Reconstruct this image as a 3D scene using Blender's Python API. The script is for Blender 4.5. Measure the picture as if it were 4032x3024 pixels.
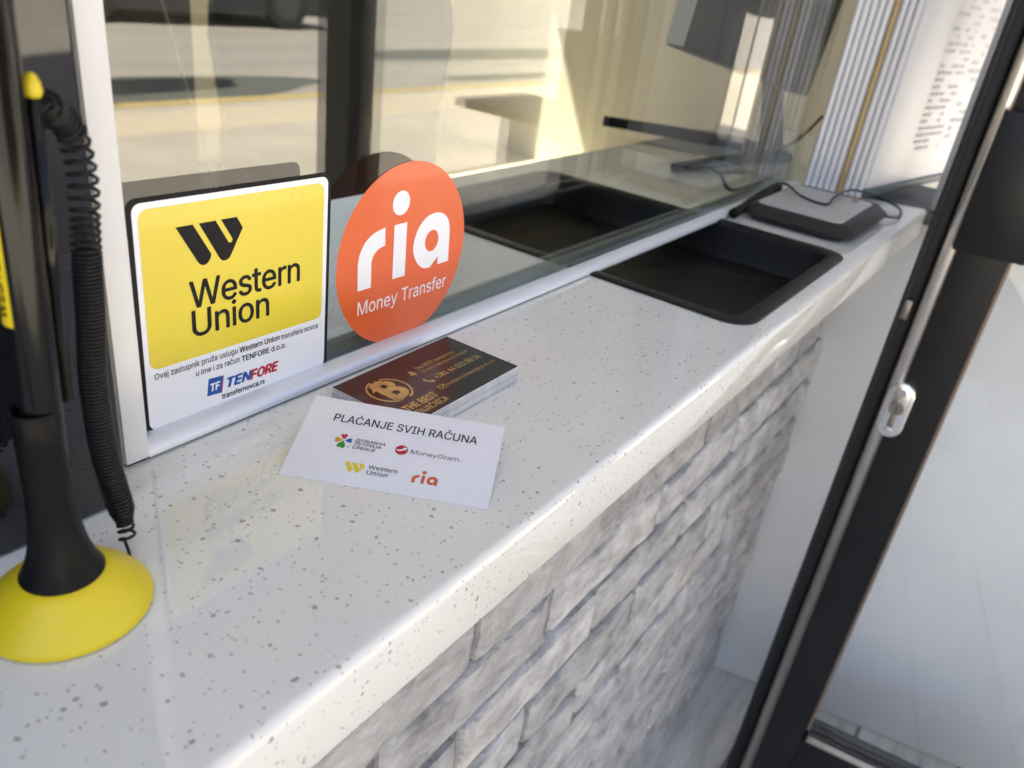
import bpy, bmesh, math, random
from mathutils import Vector, Matrix, noise
from mathutils.geometry import delaunay_2d_cdt
random.seed(7)
for o in list(bpy.data.objects): bpy.data.objects.remove(o)
SC = bpy.context.scene
COL = SC.collection
R = math.radians

# ------------------------------------------------------------ camera, sky, sun, exposure
cam_d = bpy.data.cameras.new("camera"); cam = bpy.data.objects.new("camera", cam_d); COL.objects.link(cam)
SC.camera = cam
cam_r = Vector((0.57977, -0.80534, 0.12373)); cam_f = Vector((0.75189, 0.47039, -0.46186))
cam_r = (cam_r - cam_f * cam_r.dot(cam_f)).normalized(); cam_f.normalize(); cam_u = cam_r.cross(cam_f)
mt = Matrix((cam_r, cam_u, -cam_f)).transposed().to_4x4(); mt.translation = Vector((-0.0820, -0.2802, 0.2025))
cam.matrix_world = mt
cam_d.sensor_width = 36.0; cam_d.lens = 28.157; cam_d.clip_start = 0.01; cam_d.clip_end = 300
cam_d.dof.use_dof = True; cam_d.dof.focus_distance = 0.385; cam_d.dof.aperture_fstop = 28.157 / 2.5

SUN_DIR = Vector((0.22, -0.42, -0.88)).normalized()          # the way the light travels
world = bpy.data.worlds.new("World"); SC.world = world; world.use_nodes = True
wn = world.node_tree.nodes; wl = world.node_tree.links
bg = wn.get("Background") or wn.new("ShaderNodeBackground")
sky = wn.new("ShaderNodeTexSky"); sky.sky_type = 'NISHITA'; sky.sun_disc = False
sky.dust_density = 4.0; sky.ozone_density = 0.4; sky.air_density = 0.9
sky.sun_elevation = math.asin(-SUN_DIR.z); sky.sun_rotation = math.atan2(-SUN_DIR.x, -SUN_DIR.y)
wl.new(sky.outputs[0], bg.inputs[0]); bg.inputs[1].default_value = 0.095
sun_d = bpy.data.lights.new("sun", 'SUN'); sun_d.energy = 5.0; sun_d.angle = R(0.5); sun_d.color = (1.0, 0.95, 0.87)
sun = bpy.data.objects.new("sun", sun_d); COL.objects.link(sun)
sun.rotation_euler = SUN_DIR.to_track_quat('-Z', 'Y').to_euler(); sun.location = (0, 0, 12)
vs = SC.view_settings
vs.view_transform = 'Standard'; vs.look = 'None'; vs.gamma = 1.0; vs.use_curve_mapping = False
vs.exposure = 2.42

# ------------------------------------------------------------ materials
def mat(name, col, rough=0.5, metal=0.0, spec=0.5, var=0.0, vscale=8.0, bump=0.0, bscale=60.0, stretch=(1, 1, 1), coat=0.0, objvar=0.0, col2=None, ior=None):
    m = bpy.data.materials.new(name); m.use_nodes = True
    nt = m.node_tree; n = nt.nodes; l = nt.links; b = n["Principled BSDF"]
    b.inputs["Base Color"].default_value = (*col, 1); b.inputs["Roughness"].default_value = rough
    b.inputs["Metallic"].default_value = metal; b.inputs["Specular IOR Level"].default_value = spec
    if coat: b.inputs["Coat Weight"].default_value = coat; b.inputs["Coat Roughness"].default_value = 0.04
    if ior: b.inputs["IOR"].default_value = ior
    if var or bump or objvar:
        tc = n.new("ShaderNodeTexCoord"); mp = n.new("ShaderNodeMapping"); mp.inputs["Scale"].default_value = stretch
        l.new(tc.outputs["Object"], mp.inputs["Vector"])
    if var or objvar:
        nz = n.new("ShaderNodeTexNoise"); nz.inputs["Scale"].default_value = vscale; nz.inputs["Detail"].default_value = 6
        nz.inputs["Roughness"].default_value = 0.65
        l.new(mp.outputs[0], nz.inputs["Vector"])
        mx = n.new("ShaderNodeMix"); mx.data_type = 'RGBA'
        c2 = col2 or tuple(max(0, c * (1 - var)) for c in col)
        mx.inputs["A"].default_value = (*c2, 1); mx.inputs["B"].default_value = (*col, 1)
        cr = n.new("ShaderNodeMapRange"); cr.inputs[1].default_value = 0.35; cr.inputs[2].default_value = 0.65
        l.new(nz.outputs["Fac"], cr.inputs[0]); l.new(cr.outputs[0], mx.inputs["Factor"])
        out = mx.outputs["Result"]
        if objvar:
            oi = n.new("ShaderNodeObjectInfo"); hs = n.new("ShaderNodeHueSaturation")
            mr = n.new("ShaderNodeMapRange"); mr.inputs[3].default_value = 1 - objvar; mr.inputs[4].default_value = 1 + objvar
            l.new(oi.outputs["Random"], mr.inputs[0]); l.new(mr.outputs[0], hs.inputs["Value"]); l.new(out, hs.inputs["Color"])
            out = hs.outputs[0]
        l.new(out, b.inputs["Base Color"])
    if bump:
        nb = n.new("ShaderNodeTexNoise"); nb.inputs["Scale"].default_value = bscale; nb.inputs["Detail"].default_value = 5
        l.new(mp.outputs[0], nb.inputs["Vector"])
        bp = n.new("ShaderNodeBump"); bp.inputs["Strength"].default_value = bump; bp.inputs["Distance"].default_value = 0.002
        l.new(nb.outputs["Fac"], bp.inputs["Height"]); l.new(bp.outputs[0], b.inputs["Normal"])
    return m

def speck_layer(nt, vec, scale, rmin, rmax, keep):
    n = nt.nodes; l = nt.links
    v = n.new("ShaderNodeTexVoronoi"); v.inputs["Scale"].default_value = scale; v.inputs["Randomness"].default_value = 1.0
    l.new(vec, v.inputs["Vector"])
    sep = n.new("ShaderNodeSeparateColor"); l.new(v.outputs["Color"], sep.inputs[0])
    mr = n.new("ShaderNodeMapRange"); mr.inputs[1].default_value = 1 - keep; mr.inputs[2].default_value = 1
    mr.inputs[3].default_value = rmin; mr.inputs[4].default_value = rmax; l.new(sep.outputs[0], mr.inputs[0])
    lt = n.new("ShaderNodeMath"); lt.operation = 'LESS_THAN'; l.new(v.outputs["Distance"], lt.inputs[0]); l.new(mr.outputs[0], lt.inputs[1])
    gt = n.new("ShaderNodeMath"); gt.operation = 'GREATER_THAN'; l.new(sep.outputs[0], gt.inputs[0]); gt.inputs[1].default_value = 1 - keep
    mu = n.new("ShaderNodeMath"); mu.operation = 'MULTIPLY'; l.new(lt.outputs[0], mu.inputs[0]); l.new(gt.outputs[0], mu.inputs[1])
    return mu.outputs[0], sep.outputs[1]

def stone_mat():
    m = bpy.data.materials.new("speckled_stone"); m.use_nodes = True
    nt = m.node_tree; n = nt.nodes; l = nt.links; b = n["Principled BSDF"]
    tc = n.new("ShaderNodeTexCoord")
    nz = n.new("ShaderNodeTexNoise"); nz.inputs["Scale"].default_value = 420; l.new(tc.outputs["Object"], nz.inputs["Vector"])
    vm = n.new("ShaderNodeVectorMath"); vm.operation = 'MULTIPLY_ADD'
    l.new(nz.outputs["Color"], vm.inputs[0]); vm.inputs[1].default_value = (.0022, .0022, .0022); l.new(tc.outputs["Object"], vm.inputs[2])
    vec = vm.outputs[0]
    base = n.new("ShaderNodeMix"); base.data_type = 'RGBA'
    base.inputs["A"].default_value = (.69, .68, .635, 1); base.inputs["B"].default_value = (.76, .75, .705, 1)
    n2 = n.new("ShaderNodeTexNoise"); n2.inputs["Scale"].default_value = 14; n2.inputs["Detail"].default_value = 4
    l.new(tc.outputs["Object"], n2.inputs["Vector"]); l.new(n2.outputs["Fac"], base.inputs["Factor"])
    cur = base.outputs["Result"]
    for scale, r0, r1, keep, ca, cb in ((480, .12, .36, .26, (.50, .49, .46), (.42, .41, .38)), (240, .08, .27, .20, (.42, .41, .38), (.32, .31, .29)),
                                (112, .05, .12, .42, (.45, .435, .41), (.31, .30, .285)), (64, .04, .075, .30, (.43, .39, .35), (.33, .31, .285))):
        f, rnd = speck_layer(nt, vec, scale, r0, r1, keep)
        cc = n.new("ShaderNodeMix"); cc.data_type = 'RGBA'; cc.inputs["A"].default_value = (*ca, 1); cc.inputs["B"].default_value = (*cb, 1); l.new(rnd, cc.inputs["Factor"])
        mx = n.new("ShaderNodeMix"); mx.data_type = 'RGBA'
        l.new(f, mx.inputs["Factor"]); l.new(cur, mx.inputs["A"]); l.new(cc.outputs["Result"], mx.inputs["B"]); cur = mx.outputs["Result"]
    l.new(cur, b.inputs["Base Color"])
    b.inputs["Roughness"].default_value = 0.006; b.inputs["IOR"].default_value = 1.66
    return m

def glass_mat(name, tint, ior=1.5):
    m = bpy.data.materials.new(name); m.use_nodes = True
    nt = m.node_tree; n = nt.nodes; l = nt.links
    for x in list(n): n.remove(x)
    out = n.new("ShaderNodeOutputMaterial"); mix = n.new("ShaderNodeMixShader")
    tr = n.new("ShaderNodeBsdfTransparent"); tr.inputs[0].default_value = (*tint, 1)
    gl = n.new("ShaderNodeBsdfGlossy"); gl.inputs["Roughness"].default_value = 0.0; gl.inputs["Color"].default_value = (1, 1, 1, 1)
    geo = n.new("ShaderNodeNewGeometry"); mr = n.new("ShaderNodeMapRange")
    mr.inputs[3].default_value = ior; mr.inputs[4].default_value = 1 / ior
    l.new(geo.outputs["Backfacing"], mr.inputs[0])
    fr = n.new("ShaderNodeFresnel"); l.new(mr.outputs[0], fr.inputs["IOR"])
    l.new(fr.outputs[0], mix.inputs[0]); l.new(tr.outputs[0], mix.inputs[1]); l.new(gl.outputs[0], mix.inputs[2])
    l.new(mix.outputs[0], out.inputs[0])
    return m

def brick_mat():
    m = bpy.data.materials.new("cast_stone_brick"); m.use_nodes = True
    nt = m.node_tree; n = nt.nodes; l = nt.links; b = n["Principled BSDF"]
    tc = n.new("ShaderNodeTexCoord"); oi = n.new("ShaderNodeObjectInfo")
    ad = n.new("ShaderNodeVectorMath"); ad.operation = 'MULTIPLY_ADD'
    cx = n.new("ShaderNodeCombineXYZ"); l.new(oi.outputs["Random"], cx.inputs[0]); l.new(oi.outputs["Random"], cx.inputs[2])
    l.new(cx.outputs[0], ad.inputs[0]); ad.inputs[1].default_value = (7, 0, 13); l.new(tc.outputs["Object"], ad.inputs[2])
    mp = n.new("ShaderNodeMapping"); mp.inputs["Scale"].default_value = (.8, 1, 1.25); mp.inputs["Rotation"].default_value = (0, .5, 0); l.new(ad.outputs[0], mp.inputs[0])
    n1 = n.new("ShaderNodeTexNoise"); n1.inputs["Scale"].default_value = 34; n1.inputs["Detail"].default_value = 12; n1.inputs["Roughness"].default_value = .70; n1.inputs["Distortion"].default_value = .35
    l.new(mp.outputs[0], n1.inputs["Vector"])
    r1 = n.new("ShaderNodeValToRGB"); e = r1.color_ramp.elements
    e[0].position = .28; e[0].color = (.22, .217, .215, 1); e[1].position = .74; e[1].color = (.70, .68, .66, 1)
    x = r1.color_ramp.elements.new(.44); x.color = (.41, .40, .39, 1); x = r1.color_ramp.elements.new(.58); x.color = (.55, .54, .525, 1)
    l.new(n1.outputs["Fac"], r1.inputs[0])
    n2 = n.new("ShaderNodeTexNoise"); n2.inputs["Scale"].default_value = 5; l.new(ad.outputs[0], n2.inputs["Vector"])
    r2 = n.new("ShaderNodeMapRange"); r2.inputs[1].default_value = .52; r2.inputs[2].default_value = .75; l.new(n2.outputs["Fac"], r2.inputs[0])
    mx = n.new("ShaderNodeMix"); mx.data_type = 'RGBA'; mx.blend_type = 'MULTIPLY'
    l.new(r2.outputs[0], mx.inputs["Factor"]); l.new(r1.outputs[0], mx.inputs["A"]); mx.inputs["B"].default_value = (1.0, .90, .76, 1)
    hs = n.new("ShaderNodeHueSaturation"); mr = n.new("ShaderNodeMapRange"); mr.inputs[3].default_value = .86; mr.inputs[4].default_value = 1.14
    l.new(oi.outputs["Random"], mr.inputs[0]); l.new(mr.outputs[0], hs.inputs["Value"]); l.new(mx.outputs["Result"], hs.inputs["Color"])
    l.new(hs.outputs[0], b.inputs["Base Color"]); b.inputs["Roughness"].default_value = .8; b.inputs["Specular IOR Level"].default_value = .25
    n3 = n.new("ShaderNodeTexNoise"); n3.inputs["Scale"].default_value = 170; n3.inputs["Detail"].default_value = 6; l.new(mp.outputs[0], n3.inputs["Vector"])
    am = n.new("ShaderNodeMath"); am.operation = 'MULTIPLY_ADD'; l.new(n1.outputs["Fac"], am.inputs[0]); am.inputs[1].default_value = 1.0; l.new(n3.outputs["Fac"], am.inputs[2])
    bp = n.new("ShaderNodeBump"); bp.inputs["Strength"].default_value = 1.0; bp.inputs["Distance"].default_value = .0036; l.new(am.outputs[0], bp.inputs["Height"]); l.new(bp.outputs[0], b.inputs["Normal"])
    return m

def card_mat():
    m = bpy.data.materials.new("brown_card_print"); m.use_nodes = True      # dark brown print, redder in the middle, honeycomb lines
    nt = m.node_tree; n = nt.nodes; l = nt.links; b = n["Principled BSDF"]
    tc = n.new("ShaderNodeTexCoord")
    mp = n.new("ShaderNodeMapping"); mp.inputs["Location"].default_value = (-.38, -.55, 0); mp.inputs["Scale"].default_value = (11, 17, 1)
    l.new(tc.outputs["Object"], mp.inputs[0])
    gr = n.new("ShaderNodeVectorMath"); gr.operation = 'LENGTH'; l.new(mp.outputs[0], gr.inputs[0])
    ramp = n.new("ShaderNodeValToRGB"); e = ramp.color_ramp.elements
    e[0].position = .1; e[0].color = (.034, .0075, .005, 1); e[1].position = .62; e[1].color = (.009, .008, .006, 1)
    l.new(gr.outputs["Value"], ramp.inputs[0])
    vo = n.new("ShaderNodeTexVoronoi"); vo.feature = 'DISTANCE_TO_EDGE'; vo.inputs["Scale"].default_value = 700; vo.inputs["Randomness"].default_value = .1
    l.new(tc.outputs["Object"], vo.inputs["Vector"])
    lt = n.new("ShaderNodeMath"); lt.operation = 'LESS_THAN'; lt.inputs[1].default_value = .09; l.new(vo.outputs["Distance"], lt.inputs[0])
    sc = n.new("ShaderNodeMath"); sc.operation = 'MULTIPLY'; sc.inputs[1].default_value = .45; l.new(lt.outputs[0], sc.inputs[0])
    mx = n.new("ShaderNodeMix"); mx.data_type = 'RGBA'; l.new(sc.outputs[0], mx.inputs["Factor"]); l.new(ramp.outputs[0], mx.inputs["A"]); mx.inputs["B"].default_value = (.004, .003, .003, 1)
    l.new(mx.outputs["Result"], b.inputs["Base Color"]); b.inputs["Roughness"].default_value = .22
    return m

M = dict(
    stone=stone_mat(), brick=brick_mat(), card=card_mat(),
    mortar=mat("mortar", (.22, .21, .195), .9, var=.3, vscale=30, bump=.6, bscale=200),
    white_alu=mat("white_coated_aluminium", (.80, .80, .80), .35, var=.05, vscale=6),
    silver_alu=mat("brushed_silver_aluminium", (.76, .78, .82), .42, metal=.35, var=.1, vscale=30, stretch=(.2, 3, 3)),
    steel=mat("worn_steel_strip", (.66, .62, .57), .32, metal=.9, var=.25, vscale=20, stretch=(1, 1, .25)),
    gasket=mat("grey_green_gasket", (.16, .20, .20), .45, var=.2, vscale=20),
    black_plastic=mat("black_plastic", (.006, .006, .006), .36, spec=.12, var=.2, vscale=20),
    satin_black=mat("satin_black_tray", (.005, .005, .0055), .42, spec=.3, var=.3, vscale=9, bump=.12, bscale=500),
    gloss_black=mat("gloss_black_panel", (.008, .009, .013), .03, ior=1.55),
    pen_black=mat("gloss_black_barrel", (.005, .005, .005), .12, spec=.25),
    cord=mat("black_coil_cord", (.006, .006, .006), .4, spec=.3),
    yellow_plastic=mat("yellow_plastic", (.72, .56, .012), .38, var=.05, vscale=14),
    yellow_ink=mat("yellow_print", (.74, .60, .045), .25, var=.04, vscale=30, coat=.3),
    white_vinyl=mat("white_vinyl", (.80, .82, .86), .25, coat=.3),
    black_ink=mat("black_print", (.009, .009, .010), .5, spec=.2),
    orange_ink=mat("orange_print", (.72, .12, .025), .3, var=.06, vscale=40, coat=.3),
    blue_ink=mat("blue_print", (.01, .09, .36), .3), red_ink=mat("red_print", (.45, .01, .03), .3),
    green_ink=mat("green_print", (.02, .25, .04), .4), amber_ink=mat("amber_print", (.62, .25, .01), .4),
    paper=mat("white_card_paper", (.74, .73, .77), .55, var=.03, vscale=50), paper_edge=mat("white_card_edge", (.78, .77, .76), .7, objvar=.12, var=.2, vscale=90),
    dark_ink=mat("dark_card_print", (.02, .016, .022), .5), orange_dull=mat("orange_card_print", (.55, .10, .025), .5),
    yellow_dull=mat("yellow_card_print", (.68, .53, .02), .5),
    gold=mat("gold_foil_print", (.60, .44, .15), .3, metal=.5, var=.35, vscale=160),
    end_wall=mat("white_plaster", (.90, .89, .86), .6, var=.08, vscale=4, bump=.1, bscale=40),
    sill=mat("dark_grey_sill", (.12, .12, .12), .5, var=.2, vscale=20),
    rib=mat("pale_grey_profile", (.88, .87, .87), .3, var=.08, vscale=10), rib_gold=mat("brass_profile", (.50, .37, .17), .4, metal=.3),
    rib_back=mat("grey_profile_groove", (.44, .44, .46), .5),
    sheet=mat("white_notice_sheet", (.80, .79, .80), .3), print_grey=mat("grey_table_print", (.64, .64, .63), .5),
    door_black=mat("black_door_frame", (.009, .009, .009), .36, spec=.3, var=.25, vscale=9), rubber=mat("black_rubber_seal", (.008, .008, .008), .6),
    bead_brown=mat("bronze_glazing_bead", (.20, .15, .11), .4, metal=.3), film=mat("white_filmed_glass", (.80, .79, .78), .04, var=.14, vscale=3.5, ior=1.5),
    chrome=mat("polished_lock_metal", (.78, .77, .75), .2, metal=.95, var=.1, vscale=50), dark_metal=mat("dark_lock_metal", (.25, .22, .19), .35, metal=.8),
    device_grey=mat("grey_device_plate", (.42, .42, .41), .35), device_dark=mat("dark_device_body", (.020, .020, .020), .5, spec=.3),
    wall_in=mat("cream_interior_paint", (.70, .67, .57), .7, var=.05, vscale=2), floor_in=mat("interior_beige_floor", (.62, .57, .46), .4, var=.15, vscale=6),
    ceil_in=mat("white_ceiling_paint", (.82, .81, .78), .8), cabinet=mat("dark_brown_cabinet", (.045, .038, .032), .4, var=.2, vscale=5, stretch=(4, 4, .4)),
    cream_panel=mat("cream_panel_board", (.66, .60, .47), .5), fabric=mat("charcoal_chair_fabric", (.030, .030, .032), .85, bump=.4, bscale=400),
    plank=mat("grey_wood_plank", (.62, .60, .56), .45, var=.35, vscale=7, stretch=(1.2, 9, 9), objvar=.12),
    pavement=mat("pale_pavement", (.57, .52, .43), .85, var=.18, vscale=2.5, bump=.2), road=mat("dusty_asphalt", (.38, .355, .31), .9, var=.2, vscale=.9, stretch=(.4, 1.6, 1)),
    kerb=mat("kerb_stone", (.42, .39, .33), .85, var=.2, vscale=5), line=mat("yellow_road_paint", (.60, .47, .20), .7, var=.25, vscale=6),
    tactile=mat("tactile_concrete", (.62, .55, .43), .85), dark_road=mat("dark_asphalt", (.025, .028, .034), .22), grey_road=mat("grey_asphalt", (.13, .135, .12), .6),
    car=mat("dark_navy_car_paint", (.016, .018, .026), .18, coat=.8), car_glass=mat("dark_car_glass", (.01, .012, .014), .05), tyre=mat("tyre_rubber", (.012, .012, .012), .8),
    alloy=mat("alloy_wheel", (.05, .05, .05), .4), lamp_red=mat("red_car_lamp", (.30, .01, .01), .2), lamp_clear=mat("clear_car_lamp", (.6, .6, .6), .15),
    facade=mat("beige_facade", (.48, .42, .33), .8, var=.15, vscale=1.5), soffit=mat("white_canopy_soffit", (.80, .80, .80), .7), far_window=mat("dark_far_window", (.03, .035, .045), .08),
)
M['glass'] = glass_mat("window_glass", (.972, .976, .935), 1.50)
M['door_glass'] = glass_mat("clear_door_glass", (.985, .99, .985), 1.50)
M['glass_coated'] = glass_mat("coated_window_glass", (.972, .976, .935), 1.92)

# ------------------------------------------------------------ helpers
def link(name, me, m, parent=None):
    o = bpy.data.objects.new(name, me); COL.objects.link(o)
    if m is not None:
        if isinstance(m, (list, tuple)):
            for k in m: me.materials.append(k)
        else: me.materials.append(m)
    if parent is not None: o.parent = parent
    return o
def obj(name, bm, m, parent=None, smooth=False, loc=None):
    me = bpy.data.meshes.new(name); bm.normal_update(); bm.to_mesh(me); bm.free()
    if smooth:
        for p in me.polygons: p.use_smooth = True
        if smooth != True: me.set_sharp_from_angle(angle=R(smooth))
    o = link(name, me, m, parent)
    if loc: o.location = loc
    return o
def tag(o, label=None, cat=None, group=None, kind=None):
    if label: o['label'] = label
    if cat: o['category'] = cat
    if group: o['group'] = group
    if kind: o['kind'] = kind
    return o
def empty(name, loc=(0, 0, 0), label=None, cat=None, group=None):
    o = bpy.data.objects.new(name, None); o.empty_display_size = .02; COL.objects.link(o); o.location = loc
    return tag(o, label, cat, group)
def box(bm, x0, x1, y0, y1, z0, z1, bev=0, seg=2):
    r = bmesh.ops.create_cube(bm, size=1.0, matrix=Matrix.Translation(((x0 + x1) / 2, (y0 + y1) / 2, (z0 + z1) / 2)) @ Matrix.Diagonal((x1 - x0, y1 - y0, z1 - z0, 1)))
    if bev:
        es = list({e for v in r['verts'] for e in v.link_edges})
        bmesh.ops.bevel(bm, geom=es, offset=bev, segments=seg, profile=.5, affect='EDGES')
    return bm
def bx(name, m, x0, x1, y0, y1, z0, z1, parent=None, bev=0, seg=2):
    return obj(name, box(bmesh.new(), x0, x1, y0, y1, z0, z1, bev, seg), m, parent, smooth=40 if bev else False)
def tube(bm, pts, rad, sides=8, closed=False):
    pts = [Vector(p) for p in pts]; rings = []; up = None
    n = len(pts)
    for i, p in enumerate(pts):
        t = (pts[min(i + 1, n - 1)] - pts[max(i - 1, 0)]).normalized()
        if up is None: up = t.orthogonal().normalized()
        up = (up - t * up.dot(t)); up = up.normalized() if up.length > 1e-9 else t.orthogonal().normalized()
        s = t.cross(up); r = rad[i] if isinstance(rad, (list, tuple)) else rad
        rings.append([bm.verts.new(p + (up * math.cos(a) + s * math.sin(a)) * r) for a in [2 * math.pi * k / sides for k in range(sides)]])
    for a, b in zip(rings, rings[1:]):
        for k in range(sides): bm.faces.new((a[k], a[(k + 1) % sides], b[(k + 1) % sides], b[k]))
    bm.faces.new(rings[0][::-1]); bm.faces.new(rings[-1])
    return bm
def lathe(bm, prof, c=(0, 0), n=48):
    rings = []
    for r, z in prof:
        if r < 1e-6: rings.append([bm.verts.new((c[0], c[1], z))])
        else: rings.append([bm.verts.new((c[0] + r * math.cos(2 * math.pi * k / n), c[1] + r * math.sin(2 * math.pi * k / n), z)) for k in range(n)])
    for a, b in zip(rings, rings[1:]):
        for k in range(n):
            k2 = (k + 1) % n
            if len(a) == 1: bm.faces.new((a[0], b[k2], b[k])) if len(b) > 1 else None
            elif len(b) == 1: bm.faces.new((a[k], a[k2], b[0]))
            else: bm.faces.new((a[k], a[k2], b[k2], b[k]))
    bmesh.ops.recalc_face_normals(bm, faces=bm.faces)
    return bm
def smooth_path(pts, n=10):
    pts = [Vector(p) for p in pts]; out = []
    for i in range(len(pts) - 1):
        p0 = pts[max(i - 1, 0)]; p1 = pts[i]; p2 = pts[i + 1]; p3 = pts[min(i + 2, len(pts) - 1)]
        for k in range(n):
            t = k / n
            out.append(.5 * ((2 * p1) + (-p0 + p2) * t + (2 * p0 - 5 * p1 + 4 * p2 - p3) * t * t + (-p0 + 3 * p1 - 3 * p2 + p3) * t ** 3))
    out.append(pts[-1]); return out
def rrect(x0, x1, y0, y1, r, n=6):
    out = []
    for cx, cy, a in ((x1 - r, y1 - r, 0), (x0 + r, y1 - r, 90), (x0 + r, y0 + r, 180), (x1 - r, y0 + r, 270)):
        for k in range(n + 1):
            t = R(a + 90 * k / n); out.append((cx + r * math.cos(t), cy + r * math.sin(t)))
    return out
def flat(name, pts, z, m, parent, holes=()):
    """flat print: polygon (with holes) in the parent's local x-y plane at height z"""
    bm = bmesh.new(); es = []
    for loop in [pts] + list(holes):
        vs_ = [bm.verts.new((x, y, z)) for x, y in loop]
        es += [bm.edges.new((vs_[i], vs_[(i + 1) % len(vs_)])) for i in range(len(vs_))]
    bmesh.ops.triangle_fill(bm, edges=es, use_beauty=True, normal=(0, 0, 1))
    for f in bm.faces:
        if f.normal.z < 0: f.normal_flip()
    return obj(name, bm, m, parent)
def ell(cx, cy, rx, ry=None, n=48, a0=0, a1=360):
    ry = ry or rx
    return [(cx + rx * math.cos(R(a0 + (a1 - a0) * k / n)), cy + ry * math.sin(R(a0 + (a1 - a0) * k / n))) for k in range(n + (0 if a1 - a0 == 360 else 1))]
FONT = None
try:                                                     # Blender's own bundled interface font, else the built-in one
    import os
    _fp = os.path.join(bpy.utils.resource_path('LOCAL'), 'datafiles', 'fonts', 'Inter.woff2')
    if os.path.exists(_fp): FONT = bpy.data.fonts.load(_fp)
except Exception: pass
def text_mesh(s, bold=0.0, shear=0.0, space=1.0, font=None):
    cu = bpy.data.curves.new("lettering", 'FONT'); cu.body = s; cu.size = 1.0
    if font or FONT: cu.font = font or FONT
    cu.shear = shear; cu.space_character = space
    cu.resolution_u = 4; cu.fill_mode = 'NONE'
    o = bpy.data.objects.new("lettering", cu); COL.objects.link(o)
    dg = bpy.context.evaluated_depsgraph_get(); dg.update()
    em = bpy.data.meshes.new_from_object(o.evaluated_get(dg), depsgraph=dg)
    COL.objects.unlink(o); bpy.data.objects.remove(o); bpy.data.curves.remove(cu)
    nb_ = [[] for _ in em.vertices]
    for e in em.edges: a, b = e.vertices; nb_[a].append(b); nb_[b].append(a)
    co = [v.co.copy() for v in em.vertices]; seen = set(); loops = []
    for i in range(len(co)):
        if i in seen or len(nb_[i]) != 2: continue
        lp = [i]; seen.add(i); p, c = i, max(nb_[i])
        p, c = i, nb_[i][1] if nb_[i][1] == i + 1 else nb_[i][0]
        while c != i and c not in seen:
            lp.append(c); seen.add(c); n = nb_[c][0] if nb_[c][0] != p else nb_[c][1]; p, c = c, n
        if len(lp) > 2: loops.append([co[k] for k in lp])
    bpy.data.meshes.remove(em)
    if not loops: return bpy.data.meshes.new("lettering")
    P_, E_ = [], []
    for l in loops:
        b0 = len(P_); P_ += [Vector((p.x, p.y)) for p in l]; E_ += [(b0 + k, b0 + (k + 1) % len(l)) for k in range(len(l))]
    res = delaunay_2d_cdt(P_, E_, [], 0, 1e-5)
    bbs = [(min(p.x for p in l), max(p.x for p in l), min(p.y for p in l), max(p.y for p in l), l) for l in loops]
    def wind(x, y):
        w = 0
        for x0, x1, y0, y1, l in bbs:
            if not (x0 <= x <= x1 and y0 <= y <= y1): continue
            for k in range(len(l)):
                a, b = l[k], l[(k + 1) % len(l)]
                if (a.y <= y) != (b.y <= y) and x < (b.x - a.x) * (y - a.y) / (b.y - a.y) + a.x: w += 1 if b.y > a.y else -1
        return w
    V = [(p.x, p.y, 0) for p in res[0]]; F = []
    for t in res[2]:
        t = list(t); cx = sum(V[i][0] for i in t) / len(t); cy = sum(V[i][1] for i in t) / len(t)
        if wind(cx, cy) != 0:
            u, v, w = (V[i] for i in t[:3])
            if (v[0] - u[0]) * (w[1] - u[1]) - (v[1] - u[1]) * (w[0] - u[0]) < 0: t = t[::-1]
            F.append(t)
    if bold > 0:
        V0, F0 = list(V), list(F)
        for c, (dx, dy) in enumerate(((bold, 0), (-bold, 0), (0, bold * .7), (0, -bold * .7))):
            b0 = len(V); V += [(x + dx, y + dy, z + 3 * (c + 1)) for x, y, z in V0]; F += [[i + b0 for i in t] for t in F0]
    me = bpy.data.meshes.new("lettering"); me.from_pydata(V, [], F); return me
_cap = {}
def text(s, x0, x1, base, cap, z, m, parent, bold=0.0, shear=0.0, space=1.0, name="lettering", label=None, font=None):
    """lettering fitted between x0 and x1 with the given baseline and capital height (metres)"""
    if font not in _cap:
        t = text_mesh("H", font=font); _cap[font] = max(v.co.y for v in t.vertices)
    me = text_mesh(s, bold, shear, space, font)
    a = min(v.co.x for v in me.vertices); b = max(v.co.x for v in me.vertices)
    kx = (x1 - x0) / (b - a); ky = cap / _cap[font]
    for v in me.vertices: v.co = ((v.co.x - a) * kx + x0, v.co.y * ky + base, z + v.co.z * .000005)
    me.materials.clear()
    o = link(name, me, m, parent)
    if label: o['label'] = label
    return o
mm = .001
def P2(pts, k=mm): return [(x * k, y * k) for x, y in pts]

# ============================================================ THE PLACE
GZ = -0.86
# ---- ground outside
tag(bx("pavement", M['pavement'], -14, 40, -4.45, -1.25, GZ - .16, GZ - .004), kind='structure')
tag(bx("kerb", M['kerb'], -14, 40, -4.62, -4.452, GZ - .25, GZ - .002, bev=.012), kind='structure')
tag(bx("road", M['road'], -30, 60, -22, -4.622, GZ - .4, GZ - .12), kind='structure')
tag(bx("far_pavement", M['pavement'], -30, 60, -26, -22.002, GZ - .4, GZ), kind='structure')
tag(bx("kerb_line", M['line'], -14, 40, -4.605, -4.47, GZ - .003, GZ + .002), kind='structure')
tag(bx("road_line", M['line'], -14, 40, -4.98, -4.83, GZ - .122, GZ - .116), kind='structure')
bm = bmesh.new()                                    # raised blister paving strip
for i in range(150):
    for j in range(7):
        x = -1 + i * .06; y = -4.25 + j * .06
        bmesh.ops.create_cone(bm, cap_ends=True, segments=6, radius1=.025, radius2=.013, depth=.022, matrix=Matrix.Translation((x, y, GZ + .008)))
box(bm, -14, 40, -4.30, -3.84, GZ - .006, GZ + .001)
tag(obj("tactile_paving", bm, M['tactile']), kind='stuff')
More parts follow.
